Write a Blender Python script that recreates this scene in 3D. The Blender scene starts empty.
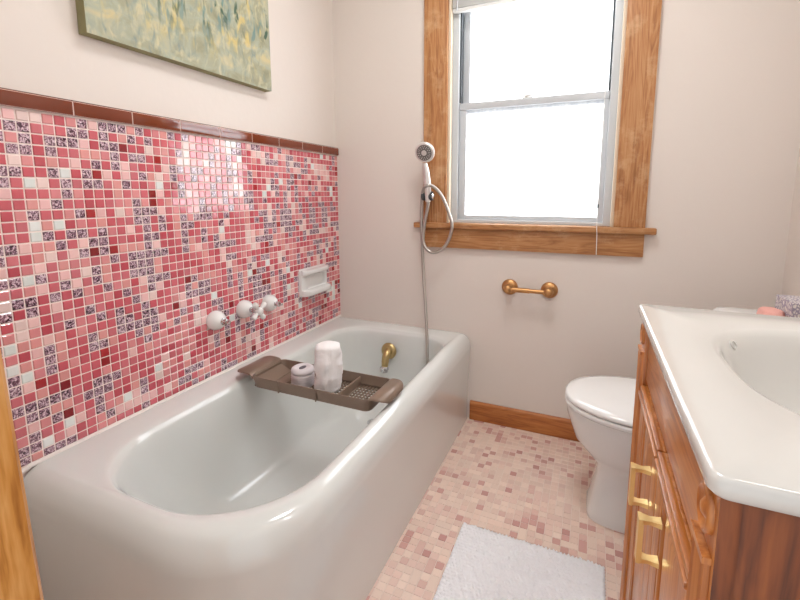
import bpy, bmesh, math, random
from mathutils import Vector, Matrix, noise as mnoise
random.seed(11)
SC = bpy.context.scene
C = SC.collection
PI = math.pi

# ------------------------------------------------------------------ helpers
def lin(h):
    h = h.lstrip('#'); v = [int(h[i:i+2], 16)/255 for i in (0, 2, 4)]
    return tuple((c/12.92 if c <= .04045 else ((c+.055)/1.055)**2.4) for c in v) + (1,)

def box(bm, x0, x1, y0, y1, z0, z1, bev=0, seg=2):
    r = bmesh.ops.create_cube(bm, size=1)
    vs = r['verts']
    for v in vs:
        v.co = Vector(((x0+x1)/2+v.co.x*(x1-x0), (y0+y1)/2+v.co.y*(y1-y0), (z0+z1)/2+v.co.z*(z1-z0)))
    if bev:
        es = list({e for v in vs for e in v.link_edges})
        bmesh.ops.bevel(bm, geom=es, offset=bev, segments=seg, profile=.6, affect='EDGES', clamp_overlap=True)

def loft(bm, rings, cap0=True, cap1=True, closed=True):
    V = [[bm.verts.new(p) for p in r] for r in rings]
    n = len(V[0])
    for a, b in zip(V, V[1:]):
        for i in range(n if closed else n-1):
            j = (i+1) % n
            try: bm.faces.new((a[i], a[j], b[j], b[i]))
            except ValueError: pass
    if cap0: bm.faces.new(list(reversed(V[0])))
    if cap1: bm.faces.new(V[-1])
    return V

def frame(d):
    d = Vector(d).normalized()
    a = Vector((0, 0, 1)) if abs(d.z) < .9 else Vector((1, 0, 0))
    u = d.cross(a).normalized(); v = d.cross(u).normalized()
    return d, u, v

def lathe(bm, prof, org, d, seg=24, su=1, sv=1, cap0=True, cap1=True):
    """prof: list of (radius, height along d)"""
    d, u, v = frame(d); org = Vector(org)
    rings = []
    for r, h in prof:
        r = max(r, 1e-4)
        rings.append([org+d*h+u*(math.cos(2*PI*i/seg)*r*su)+v*(math.sin(2*PI*i/seg)*r*sv) for i in range(seg)])
    loft(bm, rings, cap0, cap1)

def cat(pts, n=6):
    P = [Vector(p) for p in pts]; out = []
    for i in range(len(P)-1):
        p0 = P[max(i-1, 0)]; p1 = P[i]; p2 = P[i+1]; p3 = P[min(i+2, len(P)-1)]
        for k in range(n):
            t = k/n
            out.append(.5*((2*p1)+(p2-p0)*t+(2*p0-5*p1+4*p2-p3)*t*t+(3*p1-p0-3*p2+p3)*t**3))
    out.append(P[-1]); return out

def tube(bm, pts, r, seg=10, cap=True):
    P = [Vector(p) for p in pts]
    rr = r if isinstance(r, (list, tuple)) else [r]*len(P)
    t0 = (P[1]-P[0]).normalized(); _, u, v = frame(t0)
    rings = []
    for i, p in enumerate(P):
        t = (P[min(i+1, len(P)-1)]-P[max(i-1, 0)]).normalized()
        u = (u-t*u.dot(t)).normalized(); v = t.cross(u)
        rings.append([p+u*(math.cos(2*PI*k/seg)*rr[i])+v*(math.sin(2*PI*k/seg)*rr[i]) for k in range(seg)])
    loft(bm, rings, cap, cap)

def prism(bm, poly, axis, a, b):
    """poly in the two other axes, extruded along axis from a to b"""
    def P(p, t):
        return {'x': (t, p[0], p[1]), 'y': (p[0], t, p[1]), 'z': (p[0], p[1], t)}[axis]
    loft(bm, [[P(p, a) for p in poly], [P(p, b) for p in poly]])

def obj(name, bm, mat, parent=None, loc=None, angle=40, smooth=True):
    bmesh.ops.recalc_face_normals(bm, faces=bm.faces)
    L = Vector(loc) if loc is not None else (parent['_w'] if False else Vector(WORLD.get(parent.name, (0, 0, 0)))) if parent else Vector((0, 0, 0))
    me = bpy.data.meshes.new(name); bm.to_mesh(me); bm.free()
    o = bpy.data.objects.new(name, me); C.objects.link(o)
    me.materials.append(mat)
    me.transform(Matrix.Translation(-L))
    if parent is not None:
        o.parent = parent
        WORLD[o.name] = tuple(L)
    else:
        o.location = L; WORLD[o.name] = tuple(L)
    if smooth:
        me.shade_smooth(); me.set_sharp_from_angle(angle=math.radians(angle))
    return o
WORLD = {}

def thing(name, label, catg, loc, group=None):
    o = bpy.data.objects.new(name, None); C.objects.link(o)
    o.empty_display_size = .05
    o.location = loc; WORLD[o.name] = tuple(loc)
    o['label'] = label; o['category'] = catg
    if group: o['group'] = group
    return o

def tag(o, label, catg, group=None):
    o['label'] = label; o['category'] = catg
    if group: o['group'] = group
    return o

def struct(o, label=None, catg=None):
    o['kind'] = 'structure'
    if label: o['label'] = label
    if catg: o['category'] = catg
    return o
B = bmesh.new

# ------------------------------------------------------------------ materials
def mat(name):
    m = bpy.data.materials.new(name); m.use_nodes = True
    nt = m.node_tree; b = nt.nodes['Principled BSDF']
    return m, nt, b

def N(nt, t, **kw):
    n = nt.nodes.new(t)
    for k, v in kw.items(): setattr(n, k, v)
    return n

def plain(name, col, rough=.5, metal=0, bump=0, bscale=200, coat=0, spec=None, var=0, vscale=3):
    m, nt, b = mat(name)
    c = lin(col) if isinstance(col, str) else col
    b.inputs['Base Color'].default_value = c
    b.inputs['Roughness'].default_value = rough
    b.inputs['Metallic'].default_value = metal
    if coat: b.inputs['Coat Weight'].default_value = coat; b.inputs['Coat Roughness'].default_value = .08
    if spec is not None: b.inputs['Specular IOR Level'].default_value = spec
    tc = N(nt, 'ShaderNodeTexCoord')
    if var:
        nz = N(nt, 'ShaderNodeTexNoise'); nz.inputs['Scale'].default_value = vscale; nz.inputs['Detail'].default_value = 4
        nt.links.new(tc.outputs['Object'], nz.inputs['Vector'])
        hs = N(nt, 'ShaderNodeMixRGB', blend_type='MIX')
        hs.inputs[1].default_value = tuple(x*(1-var) for x in c[:3])+(1,)
        hs.inputs[2].default_value = tuple(min(1, x*(1+var)) for x in c[:3])+(1,)
        nt.links.new(nz.outputs['Fac'], hs.inputs[0]); nt.links.new(hs.outputs[0], b.inputs['Base Color'])
    if bump:
        nz = N(nt, 'ShaderNodeTexNoise'); nz.inputs['Scale'].default_value = bscale; nz.inputs['Detail'].default_value = 3
        nt.links.new(tc.outputs['Object'], nz.inputs['Vector'])
        bp = N(nt, 'ShaderNodeBump'); bp.inputs['Strength'].default_value = bump; bp.inputs['Distance'].default_value = .002
        nt.links.new(nz.outputs['Fac'], bp.inputs['Height']); nt.links.new(bp.outputs[0], b.inputs['Normal'])
    return m

def wood(name, dark, mid, light, axis, scale=1, rough=.4, coat=0, worn=None, worn_t=.6):
    m, nt, b = mat(name)
    tc = N(nt, 'ShaderNodeTexCoord')
    def mapped(across, along):
        mp = N(nt, 'ShaderNodeMapping')
        s = [across]*3; s['xyz'.index(axis)] = along
        mp.inputs['Scale'].default_value = s
        nt.links.new(tc.outputs['Object'], mp.inputs['Vector']); return mp
    m1 = mapped(16*scale, 1.6*scale)
    n1 = N(nt, 'ShaderNodeTexNoise'); n1.inputs['Scale'].default_value = 1.0; n1.inputs['Detail'].default_value = 5
    n1.inputs['Distortion'].default_value = 1.2
    nt.links.new(m1.outputs[0], n1.inputs['Vector'])
    mul = N(nt, 'ShaderNodeMath', operation='MULTIPLY'); mul.inputs[1].default_value = 12
    fr = N(nt, 'ShaderNodeMath', operation='PINGPONG'); fr.inputs[1].default_value = 1.0
    nt.links.new(n1.outputs['Fac'], mul.inputs[0]); nt.links.new(mul.outputs[0], fr.inputs[0])
    m2 = mapped(150*scale, 6*scale)
    n2 = N(nt, 'ShaderNodeTexNoise'); n2.inputs['Scale'].default_value = 1; n2.inputs['Detail'].default_value = 3
    nt.links.new(m2.outputs[0], n2.inputs['Vector'])
    mx = N(nt, 'ShaderNodeMath', operation='MULTIPLY_ADD'); mx.inputs[1].default_value = .30
    nt.links.new(fr.outputs[0], mx.inputs[0])
    m3 = N(nt, 'ShaderNodeMath', operation='MULTIPLY'); m3.inputs[1].default_value = .75
    nt.links.new(n2.outputs['Fac'], m3.inputs[0]); nt.links.new(m3.outputs[0], mx.inputs[2])
    rp = N(nt, 'ShaderNodeValToRGB')
    e = rp.color_ramp.elements
    e[0].position = .22; e[0].color = lin(dark); e[1].position = .8; e[1].color = lin(light)
    x = rp.color_ramp.elements.new(.5); x.color = lin(mid)
    nt.links.new(mx.outputs[0], rp.inputs['Fac'])
    out = rp.outputs[0]
    if worn:
        n3 = N(nt, 'ShaderNodeTexNoise'); n3.inputs['Scale'].default_value = 9; n3.inputs['Detail'].default_value = 6; n3.inputs['Roughness'].default_value = .7
        nt.links.new(tc.outputs['Object'], n3.inputs['Vector'])
        r3 = N(nt, 'ShaderNodeValToRGB'); r3.color_ramp.elements[0].position = worn_t-.06; r3.color_ramp.elements[1].position = worn_t+.1
        nt.links.new(n3.outputs['Fac'], r3.inputs['Fac'])
        mm = N(nt, 'ShaderNodeMixRGB'); mm.inputs[2].default_value = lin(worn)
        s3 = N(nt, 'ShaderNodeMath', operation='MULTIPLY'); s3.inputs[1].default_value = .5
        nt.links.new(r3.outputs[0], s3.inputs[0]); nt.links.new(s3.outputs[0], mm.inputs[0]); nt.links.new(out, mm.inputs[1]); out = mm.outputs[0]
    nt.links.new(out, b.inputs['Base Color'])
    b.inputs['Roughness'].default_value = rough
    if coat: b.inputs['Coat Weight'].default_value = coat; b.inputs['Coat Roughness'].default_value = .15
    bp = N(nt, 'ShaderNodeBump'); bp.inputs['Strength'].default_value = .25; bp.inputs['Distance'].default_value = .001
    nt.links.new(n2.outputs['Fac'], bp.inputs['Height']); nt.links.new(bp.outputs[0], b.inputs['Normal'])
    return m

def tile_mat(name, rough, dark, light, nscale):
    """face colour attribute; alpha 0 marks a mottled tile"""
    m, nt, b = mat(name)
    at = N(nt, 'ShaderNodeAttribute', attribute_name='tint')
    tc = N(nt, 'ShaderNodeTexCoord')
    nz = N(nt, 'ShaderNodeTexNoise'); nz.inputs['Scale'].default_value = nscale; nz.inputs['Detail'].default_value = 3; nz.inputs['Roughness'].default_value = .6
    nz.inputs['Distortion'].default_value = 1.5
    nt.links.new(tc.outputs['Object'], nz.inputs['Vector'])
    rp = N(nt, 'ShaderNodeValToRGB'); e = rp.color_ramp.elements
    e[0].position = .40; e[0].color = lin(dark); e[1].position = .58; e[1].color = lin(light)
    x = rp.color_ramp.elements.new(.5); x.color = lin('8f6478')
    nt.links.new(nz.outputs['Fac'], rp.inputs['Fac'])
    mx = N(nt, 'ShaderNodeMixRGB')
    nt.links.new(at.outputs['Alpha'], mx.inputs[0]); nt.links.new(rp.outputs[0], mx.inputs[1]); nt.links.new(at.outputs['Color'], mx.inputs[2])
    nt.links.new(mx.outputs[0], b.inputs['Base Color'])
    b.inputs['Roughness'].default_value = rough
    n2 = N(nt, 'ShaderNodeTexNoise'); n2.inputs['Scale'].default_value = 70; nt.links.new(tc.outputs['Object'], n2.inputs['Vector'])
    bp = N(nt, 'ShaderNodeBump'); bp.inputs['Strength'].default_value = .12; bp.inputs['Distance'].default_value = .002
    nt.links.new(n2.outputs['Fac'], bp.inputs['Height']); nt.links.new(bp.outputs[0], b.inputs['Normal'])
    return m

M = {}
M['plaster'] = plain('plaster paint', 'dfd6ce', .75, bump=.25, bscale=35, var=.02, vscale=2)
M['ceiling'] = plain('ceiling paint', 'eeeae4', .8)
M['enamel'] = plain('bath enamel', 'd9dcd9', .14, coat=.5)
M['china'] = plain('white china', 'e6e6e4', .12, coat=.4)
M['caulk'] = plain('caulk', 'ece4de', .5, bump=.3, bscale=90)
M['grout'] = plain('wall grout', 'f6e8e2', .8)
M['tile'] = tile_mat('wall mosaic', .07, '3a1428', 'e0c9d2', 135)
M['tile'].node_tree.nodes['Principled BSDF'].inputs['Specular IOR Level'].default_value = 1.0
M['floortile'] = tile_mat('floor mosaic', .25, '9a6a64', 'd0a8a0', 160)
M['fgrout'] = plain('floor grout', 'e0cec2', .8)
M['cap'] = plain('brown glazed cap', '763620', .06, spec=.75, var=.1, vscale=6)
M['capgrout'] = plain('cap grout', 'dcc3b7', .8)
M['oak'] = wood('window oak', '8c5831', 'b17a4a', 'c39364', 'z', 1, .5, worn='d6b38a', worn_t=.58)
M['oak_x'] = wood('window oak across', '8a5832', 'ab7646', 'be8d5e', 'x', 1, .5, worn='d3ae84', worn_t=.6)
M['base'] = wood('baseboard oak', '8a4c22', 'ad6731', 'be7a41', 'x', 1, .4)
M['jamb'] = wood('door oak', '8c5220', 'c08440', 'd6a062', 'z', 1.2, .35, coat=.3)
M['van'] = wood('vanity oak', '98521f', 'bb7334', 'cf8a48', 'z', 1, .35, coat=.35)
M['van_y'] = wood('vanity oak lengthwise', '98521f', 'bb7334', 'cf8a48', 'y', 1, .35, coat=.35)
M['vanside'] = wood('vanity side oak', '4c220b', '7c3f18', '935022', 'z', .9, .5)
M['vinyl'] = plain('window vinyl', 'c3c7ca', .4)
M['stop'] = plain('painted stop', 'dccdb6', .6)
M['dark'] = plain('dark gap', '4a4f52', .6)
M['blind'] = plain('blind slats', 'e2e2df', .5)
M['chrome'] = plain('chrome', 'd6d6d8', .12, 1)
M['satin'] = plain('satin nickel', 'e4e3e0', .3, .6)
M['greyplastic'] = plain('grey nozzle plate', '74726f', .45)
M['hosemat'] = plain('metal hose', 'b9b5ae', .3, .85)
M['brass'] = plain('aged brass', 'c2aa78', .32, .9, var=.15, vscale=40)
M['bronze'] = plain('antique bronze', 'c29362', .4, 1, var=.12, vscale=30)
M['gold'] = plain('satin gold', 'ecd293', .34, 1)
M['caddy'] = plain('bronze plastic', '837061', .35, .15)
M['terry'] = plain('white terry', 'f2f0f0', .95, bump=1, bscale=420)
M['paper'] = plain('white ribbed jar', 'd9d4d6', .6)
M['slot'] = plain('dark slot', '6d6a70', .7)
M['marble'] = plain('cultured marble', 'd2d0cb', .16, coat=.5, var=.015, vscale=5)
M['mat'] = plain('white chenille', 'f2f1f3', .95, bump=.8, bscale=500)
M['pink'] = plain('pink cloth', 'dfa59a', .95, bump=.8, bscale=350)
M['black'] = plain('black plate', '141315', .4)
M['canvas_side'] = plain('canvas side', '8f8a63', .8, bump=.5, bscale=200, var=.2, vscale=20)

def box_pattern():
    m, nt, b = mat('patterned board')
    tc = N(nt, 'ShaderNodeTexCoord')
    mp = N(nt, 'ShaderNodeMapping'); mp.inputs['Scale'].default_value = (1, 1, .6)
    nt.links.new(tc.outputs['Object'], mp.inputs['Vector'])
    v = N(nt, 'ShaderNodeTexVoronoi', feature='DISTANCE_TO_EDGE'); v.inputs['Scale'].default_value = 120
    nt.links.new(mp.outputs[0], v.inputs['Vector'])
    rp = N(nt, 'ShaderNodeValToRGB'); e = rp.color_ramp.elements
    e[0].position = .06; e[0].color = lin('8d8292'); e[1].position = .2; e[1].color = lin('d8cfc8')
    nt.links.new(v.outputs['Distance'], rp.inputs['Fac']); nt.links.new(rp.outputs[0], b.inputs['Base Color'])
    b.inputs['Roughness'].default_value = .6
    return m
M['pattern'] = box_pattern()

def canvas_mat():
    """an abstract field of brush strokes: pale green and ochre with darker upright dabs"""
    m, nt, b = mat('painted canvas')
    tc = N(nt, 'ShaderNodeTexCoord')
    def nz(scale, sv, dist=.5, det=5):
        mp = N(nt, 'ShaderNodeMapping'); mp.inputs['Scale'].default_value = sv
        nt.links.new(tc.outputs['Object'], mp.inputs['Vector'])
        n = N(nt, 'ShaderNodeTexNoise'); n.inputs['Scale'].default_value = scale; n.inputs['Detail'].default_value = det; n.inputs['Distortion'].default_value = dist
        nt.links.new(mp.outputs[0], n.inputs['Vector']); return n
    a = nz(9, (1, 1, 1.4), 1.0)
    rp = N(nt, 'ShaderNodeValToRGB'); e = rp.color_ramp.elements
    e[0].position = .3; e[0].color = lin('84856a'); e[1].position = .72; e[1].color = lin('c4b88c')
    x = rp.color_ramp.elements.new(.45); x.color = lin('9c9b80'); x = rp.color_ramp.elements.new(.58); x.color = lin('a5a995')
    nt.links.new(a.outputs['Fac'], rp.inputs['Fac'])
    def layer(prev, n, lo, hi, col, gate_lo, gate_hi):
        r = N(nt, 'ShaderNodeValToRGB'); r.color_ramp.elements[0].position = lo; r.color_ramp.elements[1].position = hi
        nt.links.new(n.outputs['Fac'], r.inputs['Fac'])
        sp = N(nt, 'ShaderNodeSeparateXYZ'); nt.links.new(tc.outputs['Object'], sp.inputs[0])
        mr = N(nt, 'ShaderNodeMapRange'); mr.inputs['From Min'].default_value = gate_lo; mr.inputs['From Max'].default_value = gate_hi
        nt.links.new(sp.outputs['Z'], mr.inputs['Value'])
        mu = N(nt, 'ShaderNodeMath', operation='MULTIPLY'); nt.links.new(r.outputs[0], mu.inputs[0]); nt.links.new(mr.outputs[0], mu.inputs[1])
        mx = N(nt, 'ShaderNodeMixRGB'); mx.inputs[2].default_value = lin(col)
        nt.links.new(mu.outputs[0], mx.inputs[0]); nt.links.new(prev, mx.inputs[1]); return mx.outputs[0]
    o = rp.outputs[0]
    o = layer(o, nz(14, (1, 1.5, .8), 1.0), .54, .66, 'c8b576', .03, .14)
    o = layer(o, nz(17, (1, 2.0, .5), .8), .57, .64, '6d8a84', .03, .2)
    o = layer(o, nz(15, (1, 1.8, .5), 1.0), .58, .66, '3f5a48', .05, .2)
    nt.links.new(o, b.inputs['Base Color'])
    b.inputs['Roughness'].default_value = .6
    f = nz(60, (1, 1, 1), 1)
    g = nz(30, (1, 1.2, .7), .8)
    o = layer(o, g, .52, .78, 'cbc29c', -1, -.5)
    g = nz(26, (1, 1.3, .5), .8)
    o = layer(o, g, .54, .76, '7e8e88', -1, -.5)
    nt.links.new(o, b.inputs['Base Color'])
    bp = N(nt, 'ShaderNodeBump'); bp.inputs['Strength'].default_value = .5; bp.inputs['Distance'].default_value = .002
    nt.links.new(f.outputs['Fac'], bp.inputs['Height']); nt.links.new(bp.outputs[0], b.inputs['Normal'])
    return m
M['canvas'] = canvas_mat()

def frosted():
    m, nt, b = mat('frosted glass')
    nt.nodes.remove(b)
    out = nt.nodes['Material Output']
    tl = N(nt, 'ShaderNodeBsdfTranslucent')
    gl = N(nt, 'ShaderNodeBsdfGlossy'); gl.inputs['Roughness'].default_value = .25
    tc = N(nt, 'ShaderNodeTexCoord'); mp = N(nt, 'ShaderNodeMapping'); mp.inputs['Scale'].default_value = (60, 60, 14)
    nt.links.new(tc.outputs['Object'], mp.inputs['Vector'])
    nz = N(nt, 'ShaderNodeTexNoise'); nz.inputs['Scale'].default_value = 1; nz.inputs['Detail'].default_value = 4
    nt.links.new(mp.outputs[0], nz.inputs['Vector'])
    rp = N(nt, 'ShaderNodeValToRGB'); e = rp.color_ramp.elements
    e[0].position = .3; e[0].color = (.74, .75, .77, 1); e[1].position = .65; e[1].color = (.9, .9, .9, 1)
    nt.links.new(nz.outputs['Fac'], rp.inputs['Fac']); nt.links.new(rp.outputs[0], tl.inputs['Color'])
    mx = N(nt, 'ShaderNodeMixShader'); mx.inputs[0].default_value = .06
    nt.links.new(tl.outputs[0], mx.inputs[1]); nt.links.new(gl.outputs[0], mx.inputs[2])
    nt.links.new(mx.outputs[0], out.inputs['Surface'])
    return m
M['pane'] = frosted()

# ------------------------------------------------------------------ room shell
XR, YF, ZC = 1.932, -1.80, 2.50          # right wall, door wall, ceiling
WX0, WX1, WZ0, WZ1 = .622, 1.352, .957, 2.17   # window opening

# floor: base and mosaic
bm = B(); box(bm, -.12, XR+.12, -2.6, .16, -.1, -.0013)
fl = struct(obj('floor', bm, M['fgrout'], smooth=False), 'floor of small pale pink mosaic tiles', 'floor')

def tiles_mesh(name, quads, place, m, parent, chamfer=.0012, tk=.003):
    """quads: (u0,u1,v0,v1,rgba,tilt); place(u,v,h)->xyz"""
    bm = B(); cl = bm.faces.layers.float_color.new('tint') if hasattr(bm.faces.layers, 'float_color') else None
    cols = []
    for u0, u1, v0, v1, c, t in quads:
        base = [(u0, v0), (u1, v0), (u1, v1), (u0, v1)]
        mid = base
        top = [(u0+chamfer, v0+chamfer), (u1-chamfer, v0+chamfer), (u1-chamfer, v1-chamfer), (u0+chamfer, v1-chamfer)]
        um, vm = (u0+u1)/2, (v0+v1)/2
        A = [bm.verts.new(place(u, v, 0)) for u, v in base]
        Bv = [bm.verts.new(place(u, v, tk-chamfer*.7+(u-um)*t[0]+(v-vm)*t[1])) for u, v in mid]
        Cv = [bm.verts.new(place(u, v, tk+(u-um)*t[0]+(v-vm)*t[1])) for u, v in top]
        for P, Q in ((A, Bv), (Bv, Cv)):
            for i in range(4):
                bm.faces.new((P[i], P[(i+1) % 4], Q[(i+1) % 4], Q[i])); cols.append(c)
        bm.faces.new(Cv); cols.append(c)
    # keep the outward orientation: top face normal must point along +h
    bm.normal_update()
    o0 = Vector(place(0, 0, 0)); h = (Vector(place(0, 0, 1))-o0)
    bm.faces.ensure_lookup_table()
    if bm.faces[8].normal.dot(h) < 0:
        bmesh.ops.reverse_faces(bm, faces=bm.faces)
    me = bpy.data.meshes.new(name); bm.to_mesh(me); bm.free()
    at = me.attributes.new('tint', 'FLOAT_COLOR', 'FACE') if 'tint' not in me.attributes else me.attributes['tint']
    flat = [x for c in cols for x in c]
    at.data.foreach_set('color', flat)
    me.materials.append(m)
    o = bpy.data.objects.new(name, me); C.objects.link(o); o.parent = parent
    return o

def vary(c, a):
    k = 1+random.uniform(-a, a)
    return tuple(min(1, x*k) for x in c[:3])+(c[3],)

FP = .0265
fcol = [('e5cebf', 34), ('e2c8b9', 28), ('dfc2b5', 18), ('d8b4a8', 9), ('cb9f95', 8), ('c1928a', 3)]
def pick(tab):
    s = random.uniform(0, sum(w for _, w in tab))
    for c, w in tab:
        s -= w
        if s <= 0: return c
    return tab[-1][0]
quads = []; used = set()
nx = int((XR-.70)/FP)+1; ny = int(2.5/FP)+1
for j in range(ny):
    for i in range(-26, nx):
        if (i, j) in used or (i < 0 and j < 54): continue
        w = h = 1
        r = random.random()
        if r < .05 and (i+1, j) not in used and i+1 < nx: w = 2
        elif r < .09 and (i, j+1) not in used and j+1 < ny: h = 2
        for a in range(w):
            for b_ in range(h): used.add((i+a, j+b_))
        x0 = .70+i*FP; y1 = -j*FP
        g = .0009
        quads.append((x0+g, x0+w*FP-g, y1-h*FP+g, y1-g, vary(lin(pick(fcol)), .05), (random.gauss(0, .006), random.gauss(0, .006))))
ft = tiles_mesh('mosaic_tile', quads, lambda u, v, h: (u, v, h-.0035), M['floortile'], fl, .0008, .0035)

# walls
bm = B()
box(bm, -.12, WX0, 0, .15, 0, ZC); box(bm, WX1, XR+.12, 0, .15, 0, ZC)
box(bm, WX0, WX1, 0, .15, 0, WZ0); box(bm, WX0, WX1, 0, .15, WZ1, ZC)
struct(obj('wall_back', bm, M['plaster'], smooth=False), 'plain beige painted wall around the window', 'wall')
bm = B(); box(bm, -.12, 0, YF-.12, 0, 0, ZC)
wl = struct(obj('wall_left', bm, M['plaster'], smooth=False), 'wall with pink mosaic tiles below and beige paint above', 'wall')
bm = B(); box(bm, XR, XR+.12, YF-.12, 0, 0, ZC)
struct(obj('wall_right', bm, M['plaster'], smooth=False), 'plain beige wall at the right edge beyond the toilet', 'wall')
bm = B()
box(bm, 0, .69, YF-.12, YF, 0, ZC); box(bm, 1.62, XR, YF-.12, YF, 0, ZC); box(bm, .69, 1.62, YF-.12, YF, 2.08, ZC)
struct(obj('wall_front', bm, M['plaster'], smooth=False), 'beige wall with the doorway the view comes through', 'wall')
bm = B(); box(bm, -.12, XR+.12, YF-.12, .15, ZC, ZC+.1)
struct(obj('ceiling', bm, M['ceiling'], smooth=False), 'flat white ceiling', 'ceiling')

# wall mosaic
P = .0265; ZT = 1.3215; NR = 33; KW = 53.5
KEY = {'R': ['c85863', 'ce646e', 'c04f5b', 'cb6c75'], 'P': ['dc8f90', 'd78388', 'de9894'], 'L': ['eec3c0', 'ecbdbc', 'e9cfca'],
       'W': ['e3e9e6', 'e8ebe9'], 'D': ['9a1d24', '86161f', 'a6262c'], 'M': ['8d6270']}
ROWS = [  # from column -3
 '...LLLPRPMLMMMPMRPPMRM', '...MMRPRMMRMRPMRMRRRRL', '..MPMRMMMLRMMDRRLPPRML', '..RMMRMRRPPPMRMMRDPPLL', '..RLPRPRLRMRMLRRRRLMMP',
 '..MMRRMWRMDLRLRMPLPMRR', '..MRWLRMRMMRPMRRPWRDMR', '..LRRRPMPRRRPRPRDLRRML', '..RRPLMRRR', '..RPMRRPMD', '..RRWPWRPR',
 '..RRWMRMMR', '.MMLPPMRLM', '.MRRPLRLMD', '.LRPLRPPPR', '.MMWMRLRL', '.PRPLRMLR', '.LMMRMRMP', '.MRMRLRRP', '.RLLRRPRM', 'RPLPRRMPR',
 'MWPPLPR', 'RPRLMPR', 'LWPPMPR', 'LMWPMRP', 'LMLDRPR', 'RRRPRDR', 'LMMMMMR', 'PPMMPPR', 'LRLPMDP', 'MPMRRWL', 'LMMWPLR', 'MMPMMMR']
dist = [('R', 36), ('P', 23), ('L', 11), ('M', 25), ('D', 5), ('W', 4)]
grid = {}
for i in range(NR):
    for k in range(-4, 54):
        s = ROWS[i]; q = k+3
        ch = s[q] if 0 <= q < len(s) and s[q] != '.' else None
        if ch is None:
            if random.random() < .2 and (i-1, k) in grid: ch = grid[(i-1, k)]
            elif random.random() < .16 and (i, k-1) in grid: ch = grid[(i, k-1)]
            else: ch = pick(dist)
            if ch in 'WD' and random.random() < .4: ch = pick(dist)
        grid[(i, k)] = ch
quads = []
for (i, k), ch in grid.items():
    y0 = -(KW-k)*P-P/2; y1 = y0+P
    y1 = min(y1, -.001)
    if y1-y0 < .006: continue
    z1 = ZT-i*P; z0 = z1-P
    if i == NR-1: z0 += .005
    g = .0018
    c = vary(lin(random.choice(KEY[ch])), .06)
    if ch == 'M': c = c[:3]+(0.0,)
    quads.append((y0+g, y1-g, z0+g, z1-g, c, (random.gauss(0, .008), random.gauss(0, .008))))
tiles_mesh('mosaic_tile', quads, lambda u, v, h: (h+.0035, u, v), M['tile'], wl, .0016, .0045)
Y0T = -(KW+4)*P-P/2
bm = B(); box(bm, -.002, .0055, Y0T-.004, 0, ZT-NR*P-.06, ZT+.004); obj('grout', bm, M['grout'], wl, smooth=False)
# brown cap tiles
J = [0, -.149, -.311, -.475, -.636, -.796, -.962, -1.123, -1.281, -1.443, Y0T]
bm = B()
for a, b_ in zip(J, J[1:]):
    prof = [(-.002, ZT+.003), (.0145, ZT+.003), (.016, ZT+.005), (.0165, ZT+.034), (.015, ZT+.0405), (.011, ZT+.0435), (.003, ZT+.0445), (-.002, ZT+.0445)]
    y1, y0 = a-.0016, b_+.0016
    if a == 0: y1 = -.0005
    loft(bm, [[(x, y0, z) for x, z in prof], [(x, y1, z) for x, z in prof]])
obj('cap_tile', bm, M['cap'], wl)
bm = B(); box(bm, -.002, .0155, Y0T, -.001, ZT+.0035, ZT+.0395); obj('cap_grout', bm, M['capgrout'], wl, smooth=False)

# baseboard
bm = B()
prism(bm, [(0, .0005), (-.014, .0005), (-.014, .082), (-.011, .09), (-.006, .095), (0, .095)], 'x', .757, XR)
struct(obj('baseboard_back', bm, M['base']), 'oak baseboard along the wall under the window', 'baseboard')

# door casing, a hair out of plumb
bm = B()
def jx(z): return .7905+.068*(.864-z)
loft(bm, [[(.64, -1.95, z), (jx(z)-.004, -1.95, z), (jx(z), -1.946, z), (jx(z), -1.8035, z), (jx(z)-.004, -1.7995, z), (.64, -1.7995, z)] for z in (0.0005, .5, 1, 1.5, 2.07)])
struct(obj('trim_1', bm, M['jamb']), 'worn honey oak door jamb at the left edge', 'door jamb')

# ------------------------------------------------------------------ window
win = thing('window_1', 'white double hung window with frosted panes in worn oak casing', 'window', (.987, 0, WZ0))
struct(win)
bm = B(); box(bm, .507, WX0, -.02, 0, .983, 2.3, .002); obj('side_casing', bm, M['oak'], win)
bm = B(); box(bm, WX1, 1.468, -.02, 0, .983, 2.3, .002); obj('side_casing', bm, M['oak'], win)
bm = B(); box(bm, .507, 1.468, -.018, 0, .862, .957, .003); obj('apron', bm, M['oak_x'], win)
bm = B(); box(bm, .461, 1.508, -.036, 0, .957, .983, .005); box(bm, WX0, WX1, -.02, .05, .958, .983); obj('stool', bm, M['oak_x'], win)
bm = B(); box(bm, WX0-.02, WX1+.02, -.019, 0, 2.12, 2.3, .002); obj('head_casing', bm, M['oak_x'], win)
bm = B()
for xa, xb in ((WX0, WX0+.012), (WX1-.012, WX1)):
    box(bm, xa, xb, -.004, .03, .983, 2.16, .002)
obj('stop_bead', bm, M['stop'], win)
bm = B()
for xa, xb in ((WX0+.0, WX0+.041), (WX1-.041, WX1)):
    box(bm, xa, xb, .03, .13, .983, 2.17, .003)
box(bm, WX0+.04, WX1-.04, .03, .13, .983, .998, .002); box(bm, WX0, WX1, .03, .13, 2.13, 2.17, .003)
obj('vinyl_frame', bm, M['vinyl'], win)
bm = B()
for xa in (WX0+.0405, WX1-.0485): box(bm, xa, xa+.008, .045, .10, 1.55, 2.13)
obj('track', bm, M['dark'], win)
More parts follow.
